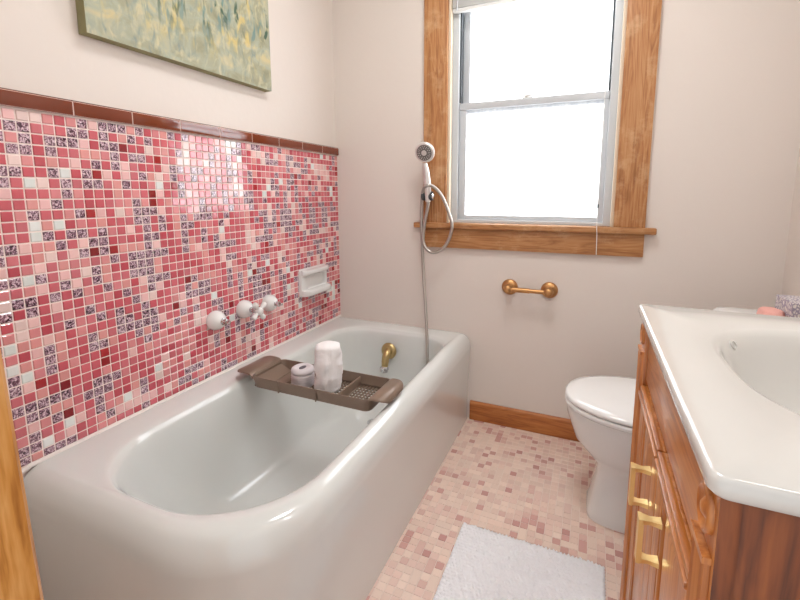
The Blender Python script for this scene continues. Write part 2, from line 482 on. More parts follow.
# lower sash, nearer
bm = B()
box(bm, .664, .698, .048, .078, .998, 1.545, .003); box(bm, 1.289, 1.31, .048, .078, .998, 1.545, .003)
box(bm, .69, 1.295, .05, .078, .998, 1.019, .002); box(bm, .664, 1.31, .044, .078, 1.514, 1.546, .004)
ls = obj('lower_sash', bm, M['vinyl'], win)
bm = B(); box(bm, .692, 1.294, .064, .068, 1.012, 1.520); obj('pane', bm, M['pane'], ls, smooth=False)
bm = B(); box(bm, .955, 1.0, .05, .07, 1.546, 1.552, .002); lathe(bm, [(.012, 0), (.012, .006), (.008, .010)], (.975, .06, 1.551), (0, 0, 1), 16); box(bm, .955, 1.005, .048, .056, 1.553, 1.560, .002)
obj('sash_lock', bm, M['satin'], ls)
# upper sash, farther
bm = B()
box(bm, .668, .702, .082, .11, 1.52, 2.13, .003); box(bm, 1.303, 1.312, .082, .11, 1.52, 2.13, .003)
box(bm, .668, 1.31, .082, .11, 1.515, 1.545, .003); box(bm, .668, 1.31, .082, .11, 2.09, 2.13, .003)
us = obj('upper_sash', bm, M['vinyl'], win)
bm = B(); box(bm, .698, 1.306, .098, .102, 1.54, 2.10); obj('pane', bm, M['pane'], us, smooth=False)

# mini blind drawn up
bl = thing('window_blind', 'white slatted blind drawn right up at the window top', 'blind', (.987, .015, 1.95))
bm = B(); box(bm, .636, 1.338, .0, .028, 2.10, 2.128, .003); obj('head_rail', bm, M['blind'], bl)
bm = B()
z = 1.958
while z < 2.098:
    box(bm, .638, 1.336, .001, .027, z, z+.0022); z += .0046
obj('slats', bm, M['blind'], bl, smooth=False)
bm = B(); box(bm, .638, 1.336, .001, .027, 1.940, 1.954, .003); obj('bottom_rail', bm, M['blind'], bl)
bm = B(); tube(bm, [(.662, -.006, 2.11), (.662, -.008, 1.94)], .004, 8); obj('wand', bm, M['vinyl'], bl)
bm = B(); tube(bm, cat([(1.292, -.006, 2.11), (1.291, -.012, 1.6), (1.288, -.04, 1.05), (1.291, -.041, .95), (1.293, -.041, .862)], 4), .0016, 6); cd = obj('cord', bm, M['blind'], bl)
bm = B()
lathe(bm, [(.003, 0), (.004, .008), (.003, .016)], (1.2885, -.04, 1.062), (0, 0, 1), 8)
tube(bm, [(1.283, -.042, 1.085), (1.2885, -.042, 1.065), (1.278, -.042, 1.055)], .0012, 6)
obj('cord_knot', bm, M['dark'], bl)

# ------------------------------------------------------------------ bathtub
def rrect(x0, x1, y0, y1, r, z, na=10, ns=6):
    """r: near-left, near-right, far-right, far-left"""
    pts = []
    cs = [(x0, y0, r[0], PI, 1.5*PI, 1, 1), (x1, y0, r[1], 1.5*PI, 2*PI, -1, 1), (x1, y1, r[2], 0, .5*PI, -1, -1), (x0, y1, r[3], .5*PI, PI, 1, -1)]
    arcs = []
    for cx, cy, rr, a0, a1, sx, sy in cs:
        ox, oy = cx+sx*rr, cy+sy*rr
        arcs.append([(ox+math.cos(a0+(a1-a0)*k/na)*rr, oy+math.sin(a0+(a1-a0)*k/na)*rr) for k in range(na+1)])
    for i in range(4):
        A = arcs[i]; Bq = arcs[(i+1) % 4]
        pts += A
        for k in range(1, ns):
            t = k/ns
            pts.append((A[-1][0]+(Bq[0][0]-A[-1][0])*t, A[-1][1]+(Bq[0][1]-A[-1][1])*t))
    return [(x, y, z) for x, y in pts]

tub = thing('bathtub', 'white enamel bathtub against the pink tiled wall', 'bathtub', (.37, -.75, 0))
# x0, x1, y0, y1, nl, nr, fr, fl, z
K = [(.0085, .745, -1.490, -.003, .012, .26, .008, .008, .000),
     (.0085, .745, -1.490, -.003, .012, .26, .008, .008, .05),
     (.0085, .747, -1.492, -.003, .012, .26, .008, .008, .20),
     (.0085, .754, -1.497, -.003, .012, .26, .008, .008, .35),
     (.0085, .754, -1.497, -.003, .012, .26, .010, .008, .385),
     (.0085, .748, -1.490, -.003, .012, .26, .014, .008, .414),
     (.0085, .734, -1.474, -.010, .02, .25, .024, .010, .438),
     (.012, .717, -1.456, -.028, .05, .25, .034, .014, .448),
     (.050, .705, -1.445, -.055, .14, .25, .06, .05, .4495),
     (.105, .694, -1.434, -.098, .20, .26, .10, .13, .445),
     (.122, .685, -1.425, -.112, .205, .26, .12, .14, .435),
     (.133, .675, -1.412, -.124, .21, .25, .12, .14, .405),
     (.155, .652, -1.340, -.143, .21, .22, .12, .13, .25),
     (.190, .615, -1.240, -.170, .20, .20, .12, .12, .14),
     (.225, .580, -1.160, -.205, .18, .17, .11, .11, .098),
     (.280, .525, -1.060, -.260, .12, .12, .10, .10, .088),
     (.360, .445, -.900, -.420, .04, .04, .04, .04, .085)]
KK = []
for i in range(len(K)-1):
    p0, p1, p2, p3 = K[max(i-1, 0)], K[i], K[i+1], K[min(i+2, len(K)-1)]
    for s in range(4):
        t = s/4
        row = []
        for a, b_, c, d in zip(p0, p1, p2, p3):
            v = .5*((2*b_)+(c-a)*t+(2*a-5*b_+4*c-d)*t*t+(3*b_-a-3*c+d)*t**3)
            row.append(v)
        # walls are flat: never push past them
        row[0] = max(row[0], .008); row[3] = min(row[3], -.0025)
        KK.append(row)
KK.append(K[-1])
bm = B()
loft(bm, [rrect(k[0], k[1], k[2], k[3], [max(.002, q) for q in k[4:8]], k[8]) for k in KK], False, True)
obj('basin', bm, M['enamel'], tub, angle=60)
bm = B()
tube(bm, [(.0135, -1.485, .4445), (.0135, -1.465, .450), (.0135, -.9, .451), (.0135, -.012, .451)], .0062, 8)
tube(bm, [(.012, -.0062, .436), (.4, -.0062, .436), (.72, -.0062, .432)], .0055, 8)
obj('caulk_bead', bm, M['caulk'], tub)
bm = B(); lathe(bm, [(.028, 0), (.028, .003), (.02, .005), (0, .005)], (.40, -.37, .0855), (0, 0, 1), 20); obj('drain', bm, M['chrome'], tub)

# tub spout
sp = thing('tub_spout', 'brass tub spout with round flange on the far end of the tub', 'spout', (.374, -.142, .345))
bm = B(); lathe(bm, [(.040, 0), (.041, .004), (.037, .012), (.028, .017), (.020, .018)], (.374, -.141, .345), (0, -1, .08), 28); obj('flange', bm, M['brass'], sp)
bm = B()
pts = cat([(.374, -.150, .343), (.374, -.168, .336), (.373, -.180, .318), (.372, -.186, .295), (.371, -.189, .276)], 5)
n = len(pts); tube(bm, pts, [.023-.008*i/(n-1) for i in range(n)], 16)
lathe(bm, [(.0175, -.006), (.019, 0), (.0175, .006)], (.3725, -.184, .304), (0, .15, 1), 18)
obj('pipe', bm, M['brass'], sp)
bm = B(); lathe(bm, [(.015, 0), (.022, .006), (.023, .014), (.019, .017), (.019, .027), (.014, .028)], (.371, -.189, .281), (-.05, -.1, -1), 18); obj('aerator', bm, M['chrome'], sp)

# ------------------------------------------------------------------ wall valves and soap dish
VT = [('white china valve cover nearest the door with bare chrome stem', -.870, .661, False),
      ('white china valve cover in the middle carrying a white cross handle', -.727, .668, True),
      ('white china valve cover nearest the soap dish with bare chrome stem', -.583, .659, False)]
for lab, y, z, cross in VT:
    v = thing('tub_valve', lab, 'tap', (.006, y, z), 'valves on the tiled wall')
    bm = B(); lathe(bm, [(.035, 0), (.0365, .006), (.036, .016), (.032, .028), (.025, .038), (.017, .044), (.012, .046)], (.006, y, z), (1, 0, 0), 28)
    obj('escutcheon', bm, M['china'], v)
    bm = B(); lathe(bm, [(.0125, 0), (.0125, .006), (.009, .008), (.009, .014), (.011, .016), (.011, .020), (.006, .022), (.006, .034), (.0045, .036)], (.050, y, z), (1, 0, 0), 16)
    obj('stem', bm, M['chrome'], v)
    if cross:
        bm = B()
        lathe(bm, [(.010, 0), (.016, .004), (.017, .012), (.014, .020), (.008, .024), (0, .0245)], (.082, y, z), (1, 0, 0), 20)
        for a in (35, 125, 215, 305):
            d = Vector((0, math.cos(math.radians(a)), math.sin(math.radians(a))))
            lathe(bm, [(.0075, 0), (.0075, .014), (.010, .022), (.0115, .029), (.009, .035), (.003, .037)], Vector((.092, y, z))+d*.006, d, 14)
        obj('cross_handle', bm, M['china'], v)

sd = thing('soap_dish', 'white china soap dish set in the pink mosaic wall', 'soap dish', (.006, -.255, .625))
ya, yb, za, zb = -.366, -.146, .630, .766
bm = B()
# frame with a recess, built as a lofted ring profile
def rr2(m, x, r=.012): return [(x, p[0], p[1]) for p in [(q[0], q[1]) for q in rrect(ya+m, yb-m, za+m, zb-m, [max(.003, r)]*4, 0, 5, 3)]]
def rr3(y0, y1, z0, z1, x, r): return [(x, q[0], q[1]) for q in rrect(y0, y1, z0, z1, [r]*4, 0, 5, 3)]
loft(bm, [rr2(0, .004, .014), rr2(0, .014, .014), rr2(.004, .022, .014), rr2(.010, .024, .012),
          rr3(ya+.042, yb-.014, za+.032, zb-.034, .024, .010), rr3(ya+.046, yb-.017, za+.036, zb-.037, .020, .010), rr3(ya+.049, yb-.019, za+.038, zb-.039, .0085, .010)], True, True)
obj('back_plate', bm, M['china'], sd)
bm = B()
# dished shelf along the bottom and hood along the top
def lip(z0, z1, px, ins):
    out = []
    n = 16
    prof = [(.020, z0), (px-.012, z0), (px-.003, z0+(z1-z0)*.2), (px, (z0+z1)/2), (px-.003, z1-(z1-z0)*.1), (px-.012, z1), (.020, z1)]
    rings = []
    for i in range(n+1):
        t = i/n; y = ya+.004+(yb-ya-.008)*t
        k = min(1, math.sqrt(max(0, 1-(2*abs(t-.5))**4))+.0)
        rings.append([(.020+(x-.020)*(.35+.65*k), y, z) for x, z in prof])
    loft(bm, rings)
lip(za+.006, za+.034, .068, 0)
obj('shelf', bm, M['china'], sd)
bm = B(); lip(zb-.030, zb-.004, .052, 0); obj('hood', bm, M['china'], sd)

# ------------------------------------------------------------------ bath caddy and what it holds
cy0, cy1 = -.878, -.708
cad = thing('bath_caddy', 'brown slatted bath tray laid across the tub', 'bath tray', (.39, -.80, .452))
zf = .441
bm = B()
tx0, tx1 = .180, .658
def ring(m, z, r=.022): return rrect(tx0+m, tx1-m, cy0+m, cy1-m, [r]*4, z, 6, 4)
loft(bm, [ring(.012, zf-.006), ring(.004, zf-.004), ring(.001, zf+.012), ring(-.003, zf+.034), ring(-.003, zf+.038), ring(.001, zf+.038), ring(.005, zf+.012), ring(.008, zf+.006)], False, False)
obj('rim', bm, M['caddy'], cad)
bm = B()
box(bm, tx0+.006, .275, cy0+.008, cy1-.008, zf-.004, zf+.001, .001)
x = .275
while x < tx1-.012:
    box(bm, x, x+.0045, cy0+.008, cy1-.008, zf-.004, zf); x += .0130
y = cy0+.014
while y < cy1-.012:
    box(bm, .27, tx1-.008, y, y+.0035, zf-.005, zf-.001); y += .0165
box(bm, .27, .282, cy0+.008, cy1-.008, zf-.004, zf+.001)
obj('slatted_floor', bm, M['caddy'], cad)
bm = B(); box(bm, .530, .536, cy0+.006, cy1-.006, zf-.002, zf+.030, .001); obj('divider', bm, M['caddy'], cad)
bm = B()
# soap ramp
prism(bm, [(tx0+.004, zf+.024), (.235, zf+.003), (.235, zf), (tx0+.004, zf)], 'y', cy0+.012, cy1-.012); obj('soap_ramp', bm, M['caddy'], cad)
def grip(sgn, xi, ln):
    bm = B()
    prof = [(0, zf+.030), (ln*.16, zf+.040), (ln*.36, zf+.0425), (ln*.65, zf+.042), (ln*.86, zf+.0385), (ln*.96, zf+.033), (ln, zf+.028)]
    tk = .0065
    rings = []
    ny = 16
    # cross-section along the tub, rounded at both ends
    pts = cat([(p[0], 0, p[1]) for p in prof], 4)
    mlen = prof[-1][0]
    L = []
    for i, p in enumerate(pts):
        t = p.x/mlen
        hw = (cy1-cy0)/2-.004
        ins = 0 if t < .55 else (.034*(1-math.sqrt(max(0, 1-((t-.55)/.45)**2))))
        L.append((xi+sgn*p.x, p.z, hw-ins+.002))
    ym = (cy0+cy1)/2
    for x_, z_, hw in L:
        rings.append([(x_, ym-hw, z_-.004), (x_, ym-hw, z_), (x_, ym-hw+.004, z_+.0035), (x_, ym+hw-.004, z_+.0035), (x_, ym+hw, z_), (x_, ym+hw, z_-.004), (x_, ym+hw-.004, z_-tk+.002), (x_, ym-hw+.004, z_-tk+.002)])
    loft(bm, rings)
    return obj('end_grip', bm, M['caddy'], cad, angle=50)
grip(-1, tx0+.004, .092); grip(1, tx1-.012, .066)
for xs in (.300, .455):
    bm = B(); box(bm, xs, xs+.004, cy0-.005, cy0+.001, zf-.004, zf+.0385, .001); obj('sleeve_edge', bm, M['caddy'], cad)

jr = thing('ribbed_jar', 'small round white ribbed jar in the bath tray', 'jar', (.343, -.795, zf+.0005))
bm = B()
zz = zf+.0005; prof = [(.036, 0)]
for k in range(5):
    h = .001+k*.0085
    prof += [(.0405, h), (.042, h+.003), (.0405, h+.007)]
prof += [(.038, .045)]
lathe(bm, prof, (.343, -.795, zz), (0, 0, 1), 36); obj('body', bm, M['paper'], jr, angle=80)
bm = B()
lathe(bm, [(.037, .045), (.041, .047), (.0415, .056), (.039, .062), (.033, .066), (.025, .066), (.022, .063), (0.0, .0625)], (.343, -.795, zz), (0, 0, 1), 36); ld = obj('lid', bm, M['paper'], jr, angle=80)
bm = B(); lathe(bm, [(.017, 0), (.017, .0015), (0, .0015)], (.343, -.795, zz+.0622), (0, 0, 1), 20, 1, .6); obj('slot', bm, M['slot'], ld)

bm = B()
rings = []
n = 40
for k in range(41):
    t = k/40; z = zf+.0005+t*.170
    r = .0468*(1-.07*abs(2*t-.9)**3)
    if t < .06: r *= .86+.14*(t/.06)
    if t > .94: r *= math.sqrt(max(.05, 1-((t-.94)/.064)**2))
    cx = .452+.004*math.sin(t*3); cy = -.800+.003*t
    R = []
    for i in range(n):
        a = 2*PI*i/n
        w = mnoise.noise(Vector((math.cos(a)*1.6, math.sin(a)*1.6, t*4.5)))*.006+mnoise.noise(Vector((math.cos(a)*5, math.sin(a)*5, t*14)))*.0016
        fold = -.005*math.exp(-((a-5.3)/.09)**2)
        w *= min(1, t*8)
        R.append((cx+math.cos(a)*(r+w+fold), cy+math.sin(a)*(r+w+fold), z))
    rings.append(R)
loft(bm, rings)
tag(obj('rolled_towel', bm, M['terry'], loc=(.452, -.800, zf), angle=80), 'white towel rolled up and standing in the bath tray', 'towel')

# ------------------------------------------------------------------ hand shower
hd = thing('shower_holder', 'small dark and chrome shower bracket on the window casing', 'bracket', (.547, -.02, 1.117))
bm = B(); lathe(bm, [(.020, 0), (.020, .006), (.014, .012), (.012, .034)], (.546, -.02, 1.113), (0, -1, 0), 20); obj('base', bm, M['chrome'], hd)
bm = B(); lathe(bm, [(.018, -.026), (.022, -.024), (.022, -.012), (.019, -.011)], (.545, -.064, 1.112), (1, 0, 0), 18)
obj('collar', bm, M['dark'], hd)
bm = B(); lathe(bm, [(.019, .011), (.022, .012), (.022, .026), (.014, .028)], (.545, -.064, 1.112), (1, 0, 0), 18)
obj('collar', bm, M['dark'], hd)
bm = B(); lathe(bm, [(.014, .024), (.016, .026), (.013, .034), (.004, .036)], (.545, -.064, 1.112), (1, 0, 0), 18); obj('knob', bm, M['chrome'], hd)

hs = thing('hand_shower', 'chrome hand shower with a looped hose hanging by the window', 'shower', (.547, -.06, 1.117))
bm = B()
pts = cat([(.549, -.068, 1.085), (.550, -.074, 1.12), (.551, -.083, 1.17), (.549, -.094, 1.225), (.545, -.103, 1.262)], 5)
n = len(pts); tube(bm, pts, [.0115+.0055*math.sin(PI*min(1, i/(n-1)*1.0)) for i in range(n)], 14); obj('handle', bm, M['satin'], hs)
dv = Vector((.02, -.92, -.33)).normalized(); hc = Vector((.545, -.100, 1.313))
bm = B(); lathe(bm, [(.011, -.030), (.028, -.027), (.044, -.012), (.0475, 0), (.0470, .008), (.043, .012), (.037, .0125)], hc, dv, 32); hh = obj('head', bm, M['satin'], hs)
bm = B(); lathe(bm, [(.037, 0), (.036, .0025), (0, .0035)], hc+dv*.0122, dv, 28)
fp = obj('spray_face', bm, M['greyplastic'], hh)
bm = B()
d, u, v_ = frame(dv)
for rad, cnt in ((.029, 18), (.022, 12)):
    for i in range(cnt):
        a = 2*PI*i/cnt
        lathe(bm, [(.0019, 0), (.0015, .003), (0, .003)], hc+dv*.0148+u*math.cos(a)*rad+v_*math.sin(a)*rad, dv, 6)
lathe(bm, [(.0125, 0), (.0125, .003), (0, .0035)], hc+dv*.0150, dv, 18)
obj('nozzles', bm, M['satin'], hh)
hp = [(.549, -.068, 1.088), (.546, -.064, 1.055), (.529, -.062, .973), (.524, -.064, .897), (.548, -.066, .853), (.589, -.066, .843), (.636, -.064, .877), (.662, -.062, .934), (.666, -.060, .986),
      (.638, -.060, 1.066), (.610, -.064, 1.122), (.580, -.080, 1.155), (.556, -.096, 1.160), (.530, -.082, 1.138), (.515, -.064, 1.074), (.512, -.058, .982), (.517, -.060, .885),
      (.523, -.064, .79), (.536, -.08, .682), (.556, -.11, .566), (.574, -.14, .455), (.588, -.17, .36), (.594, -.185, .28)]
bm = B(); tube(bm, cat(hp, 8), .0078, 10); obj('hose', bm, M['hosemat'], hs, angle=80)

# ------------------------------------------------------------------ paper holder
tp = thing('paper_holder', 'antique bronze toilet paper holder without paper on the beige wall', 'toilet paper holder', (1.02, 0, .691))
for x in (.934, 1.110):
    bm = B(); lathe(bm, [(.020, .012), (.018, .018), (.014, .022), (.0125, .034), (.016, .040), (.020, .050), (.0205, .058), (.017, .067), (.009, .072), (0, .073)], (x, 0, .691), (0, -1, 0), 26)
    obj('post', bm, M['bronze'], tp)
    bm = B(); lathe(bm, [(.0365, 0), (.037, .004), (.034, .010), (.022, .016), (.014, .018)], (x, 0, .691), (0, -1, 0), 26); obj('wall_mount', bm, M['bronze'], tp)
bm = B(); tube(bm, [(.94, -.053, .690), (1.030, -.053, .690)], .0115, 16); tube(bm, [(1.028, -.053, .690), (1.105, -.053, .690)], .0095, 16); obj('roller', bm, M['bronze'], tp)

# ------------------------------------------------------------------ painting
pa = thing('canvas_painting', 'unframed canvas of green and ochre brush strokes above the tiles', 'painting', (.0, -.886, 1.54))
bm = B(); box(bm, .001, .0345, -1.241, -.532, 1.54, 2.08, .0015); obj('stretcher', bm, M['canvas_side'], pa)
bm = B(); box(bm, .0343, .0358, -1.2405, -.5325, 1.5405, 2.0795); obj('painted_face', bm, M['canvas'], pa, smooth=False)

# ------------------------------------------------------------------ toilet
TY = -.42
def egg(x0, x1, hw, z, n=44, p=2.0, flat=.0, ym=TY):
    """x0 front tip, x1 back; egg with widest point behind the middle"""
    xm = x0+(x1-x0)*.56
    out = []
    for i in range(n):
        a = 2*PI*i/n
        c, s = math.cos(a), math.sin(a)
        e = 2/p
        cc = math.copysign(abs(c)**e, c); ss = math.copysign(abs(s)**e, s)
        x = xm+cc*((x1-xm) if c > 0 else (xm-x0))
        out.append((x, ym+ss*hw, z))
    return out
to = thing('toilet', 'white china toilet between the vanity and the back wall', 'toilet', (1.55, TY, 0))
bm = B()
S = [(1.305, 1.80, .108, 0.0, 5), (1.303, 1.80, .110, .012, 5), (1.308, 1.80, .105, .03, 5), (1.320, 1.78, .095, .10, 5), (1.330, 1.77, .090, .165, 4.5), (1.325, 1.77, .098, .195, 3.5),
     (1.290, 1.76, .130, .228, 2.5), (1.252, 1.75, .156, .27, 2.3), (1.234, 1.74, .168, .32, 2.2), (1.222, 1.73, .178, .355, 2.15), (1.218, 1.73, .182, .385, 2.15), (1.222, 1.73, .180, .393, 2.15)]
loft(bm, [egg(a, b_, h, z, 44, p) for a, b_, h, z, p in S])
obj('bowl', bm, M['china'], to, angle=60)
bm = B()
S = [(1.217, 1.66, .183, .394), (1.212, 1.665, .187, .398), (1.212, 1.665, .187, .408), (1.216, 1.66, .184, .412)]
loft(bm, [egg(a, b_, h, z, 44, 2.2) for a, b_, h, z in S]); obj('seat', bm, M['china'], to, angle=50)
bm = B()
S = [(1.219, 1.66, .181, .4135), (1.213, 1.668, .186, .418), (1.213, 1.668, .186, .424), (1.220, 1.662, .180, .431), (1.245, 1.64, .158, .4355), (1.35, 1.57, .07, .4375)]
loft(bm, [egg(a, b_, h, z, 44, 2.2) for a, b_, h, z in S]); obj('lid', bm, M['china'], to, angle=50)
bm = B(); 
loft(bm, [rrect(1.70, 1.915, TY-.20, TY+.20, [.03]*4, .38), rrect(1.695, 1.918, TY-.21, TY+.21, [.03]*4, .5), rrect(1.69, 1.92, TY-.218, TY+.218, [.03]*4, .69)]); obj('tank', bm, M['china'], to)
bm = B()
loft(bm, [rrect(1.682, 1.924, TY-.226, TY+.226, [.03]*4, .690), rrect(1.676, 1.926, TY-.232, TY+.232, [.035]*4, .697), rrect(1.676, 1.926, TY-.232, TY+.232, [.035]*4, .715), rrect(1.684, 1.92, TY-.224, TY+.224, [.035]*4, .7245), rrect(1.70, 1.905, TY-.21, TY+.21, [.03]*4, .726)]); obj('tank_lid', bm, M['china'], to)

# things on the tank
bx = thing('tissue_box', 'small patterned box with a black panel on the toilet tank', 'box', (1.845, TY, .7265))
bm = B(); box(bm, 1.797, 1.915, TY-.065, TY+.055, .7265, .815, .003); obj('carton', bm, M['pattern'], bx)
bm = B(); box(bm, 1.836, 1.89, TY-.0665, TY-.064, .742, .800, .0005); obj('front_panel', bm, M['black'], bx)
bm = B()
rings = []
for k in range(13):
    t = k/12; a = t*PI
    z = .7265+.062*(1-abs(1-t)**1.6) if False else .7268+.058*math.sin(t*PI/2)
    r = math.sqrt(max(.0, 1-t**3.2))
    rings.append([(1.767+math.cos(2*PI*i/28)*.030*(r*.95+.05)*(1+.10*math.sin(5*2*PI*i/28+t*3)), TY-.02+math.sin(2*PI*i/28)*.05*(r*.95+.05)*(1+.08*math.sin(3*2*PI*i/28)), z) for i in range(28)])
loft(bm, rings)
tag(obj('washcloth', bm, M['pink'], loc=(1.767, TY-.02, .7265), angle=80), 'pink cloth bundled beside the patterned box on the tank', 'cloth')

# ------------------------------------------------------------------ bath mat
mx0, mx1, my1, my0 = .918, 1.358, -.700, -1.38
bm = B()
st = .0034
nxm = int((mx1-mx0)/st)+1; nym = int((my1-my0)/st)+1
rows = []
pit = .0112
cell = {}
def tuft(x, y):
    j = math.floor(y/pit); x2 = x+(.5*pit if j % 2 else 0); i = math.floor(x2/pit)
    if (i, j) not in cell: cell[(i, j)] = (random.uniform(-.18, .18), random.uniform(-.18, .18), random.uniform(.75, 1.1))
    a, b_, h = cell[(i, j)]
    u_ = x2/pit-i-.5-a; v_ = y/pit-j-.5-b_
    return h*math.sqrt(max(0, 1-(u_*u_+v_*v_)*3.0))
for j in range(nym):
    rr = []
    for i in range(nxm):
        x = mx0+(mx1-mx0)*i/(nxm-1); y = my1-(my1-my0)*j/(nym-1)
        edge = i in (0, nxm-1) or j in (0, nym-1)
        hh_ = .006+.0085*tuft(x, y)+random.uniform(-.0006, .0006)
        if edge: hh_ = .001
        jx_, jy_ = random.uniform(-.0005, .0005), random.uniform(-.0005, .0005)
        if j <= 1 and i > nxm*.22: jy_ = .0035*math.sin(2*PI*x/pit)
        if i in (0, nxm-1): jx_ = .0018*math.sin(2*PI*y/pit)
        rr.append(bm.verts.new((x+jx_, y+jy_, hh_)))
    rows.append(rr)
for a, b_ in zip(rows, rows[1:]):
    for i in range(nxm-1): bm.faces.new((a[i], a[i+1], b_[i+1], b_[i]))
tag(obj('bath_mat', bm, M['mat'], loc=(1.138, -1.04, 0), angle=180), 'white tufted bath mat on the pink tile floor', 'bath mat')

# ------------------------------------------------------------------ vanity
VX, VY0, VY1 = 1.385, -1.563, -.932
va = thing('vanity_cabinet', 'honey oak vanity cabinet with fluted corners and two doors', 'cabinet', (1.65, -1.2475, 0))
bm = B()
box(bm, VX+.018, XR-.004, VY0+.012, VY1-.004, .09, .72); box(bm, VX+.07, XR-.004, VY0+.02, VY1-.012, .0005, .09)
box(bm, VX+.018, VX+.035, VY0+.012, VY1-.004, .72, .853)
box(bm, XR-.03, XR-.004, VY0+.012, VY1-.004, .72, .853)
obj('carcass', bm, M['van'], va, smooth=False)
bm = B(); box(bm, VX+.006, VX+.0185, VY0+.062, VY1-.062, .728, .8535, .001); obj('false_front', bm, M['van_y'], va)
# near side panel: stile, groove, panel
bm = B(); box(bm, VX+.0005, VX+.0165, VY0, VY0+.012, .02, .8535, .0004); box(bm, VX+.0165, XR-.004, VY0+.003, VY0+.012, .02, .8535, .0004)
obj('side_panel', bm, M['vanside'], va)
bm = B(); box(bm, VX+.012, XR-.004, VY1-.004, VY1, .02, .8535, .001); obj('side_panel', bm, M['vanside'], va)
# fluted corner posts with a carved boss
for ya_, yb_ in ((VY0+.001, VY0+.060), (VY1-.060, VY1)):
    ym = (ya_+yb_)/2
    bm = B(); box(bm, VX, VX+.015, ya_, yb_, .02, .8535, .0015); ps = obj('corner_post', bm, M['van'], va)
    bm = B()
    n = 4; w = (yb_-ya_-.012)/n
    for k in range(n):
        c = ya_+.006+w*(k+.5)
        prof = [(c-w*.36, VX+.001), (c-w*.30, VX-.005), (c, VX-.007), (c+w*.30, VX-.005), (c+w*.36, VX+.001)]
        loft(bm, [[(x, y, z) for y, x in prof] for z in (.05, .778)], True, True)
    # slanted crown of the flutes
    loft(bm, [[(VX+.001, ya_+.004, z0), (VX-.008, ya_+.004, z0), (VX-.008, yb_-.004, z0), (VX+.001, yb_-.004, z0)] for z0 in (.778, .785)])
    obj('fluting', bm, M['van'], ps)
    bm = B(); lathe(bm, [(.022, -.001), (.022, .004), (.019, .006), (.015, .002), (.011, .001), (.009, .003), (.005, .0065), (0, .007)], (VX, ym, .819), (-1, 0, 0), 24, 1, 1.1)
    obj('rosette', bm, M['van'], ps, angle=70)
# doors with moulded rails
DC = -1.2545
def door(y0, y1, hy):
    bm = B(); box(bm, VX+.006, VX+.0182, y0, y1, .105, .715, .001)
    dr = obj('door', bm, M['van'], va)
    # raised frame of rails and stiles
    bm = B()
    zt, zb_ = .716, .104
    for k, (a, w, x) in enumerate(((0, .010, VX-.004), (.012, .010, VX-.007), (.024, .012, VX-.002))):
        box(bm, x, VX+.007, y0, y1, zt-a-w, zt-a, .003)
    obj('moulding', bm, M['van_y'], dr)
    bm = B(); box(bm, VX-.004, VX+.007, y0, y1, zb_, zb_+.036, .003); obj('moulding', bm, M['van_y'], dr)
    bm = B()
    for s, yy in ((1, y0), (-1, y1)):
        ya_, yb_ = (yy, yy+.052) if s > 0 else (yy-.052, yy)
        box(bm, VX-.001, VX+.0065, ya_, yb_, .141, .679, .003)
        box(bm, VX+.0005, VX+.0065, ya_ + (.054 if s > 0 else -.009), yb_+(.009 if s > 0 else -.054), .141, .679, .002)
    obj('stile', bm, M['van'], dr)
    bm = B()
    loft(bm, [[(VX+.0065, y0+.064, .145), (VX+.0065, y1-.064, .145), (VX+.0065, y1-.064, .676), (VX+.0065, y0+.064, .676)],
              [(VX+.001, y0+.085, .168), (VX+.001, y1-.085, .168), (VX+.001, y1-.085, .655), (VX+.001, y0+.085, .655)]]); obj('raised_panel', bm, M['van'], dr)
    # square bow pull
    bm = B()
    z0, z1 = .574, .638; xb = VX-.031; t = .0055
    prism(bm, [(xb, z0-.004), (xb+.005, z0-.004), (xb+.007, z0+.004), (xb+.007, z1-.004), (xb+.005, z1+.004), (xb, z1+.004)], 'y', hy-.0095, hy+.0095)
    for zz_ in (z0, z1):
        loft(bm, [[(xb+.001, hy-.0095, zz_-.004), (xb+.001, hy+.0095, zz_-.004), (xb+.001, hy+.0095, zz_+.004), (xb+.001, hy-.0095, zz_+.004)],
                  [(xb+.016, hy-.006, zz_-.003), (xb+.016, hy+.006, zz_-.003), (xb+.016, hy+.006, zz_+.003), (xb+.016, hy-.006, zz_+.003)],
                  [(VX-.0005, hy-.0085, zz_-.004), (VX-.0005, hy+.0085, zz_-.004), (VX-.0005, hy+.0085, zz_+.004), (VX-.0005, hy-.0085, zz_+.004)]])
    obj('handle', bm, M['gold'], dr, angle=30)['label'] = 'square satin gold door pull'
door(VY0+.064, DC-.002, DC-.036-.03); door(DC+.002, VY1-.064, DC+.036+.03)

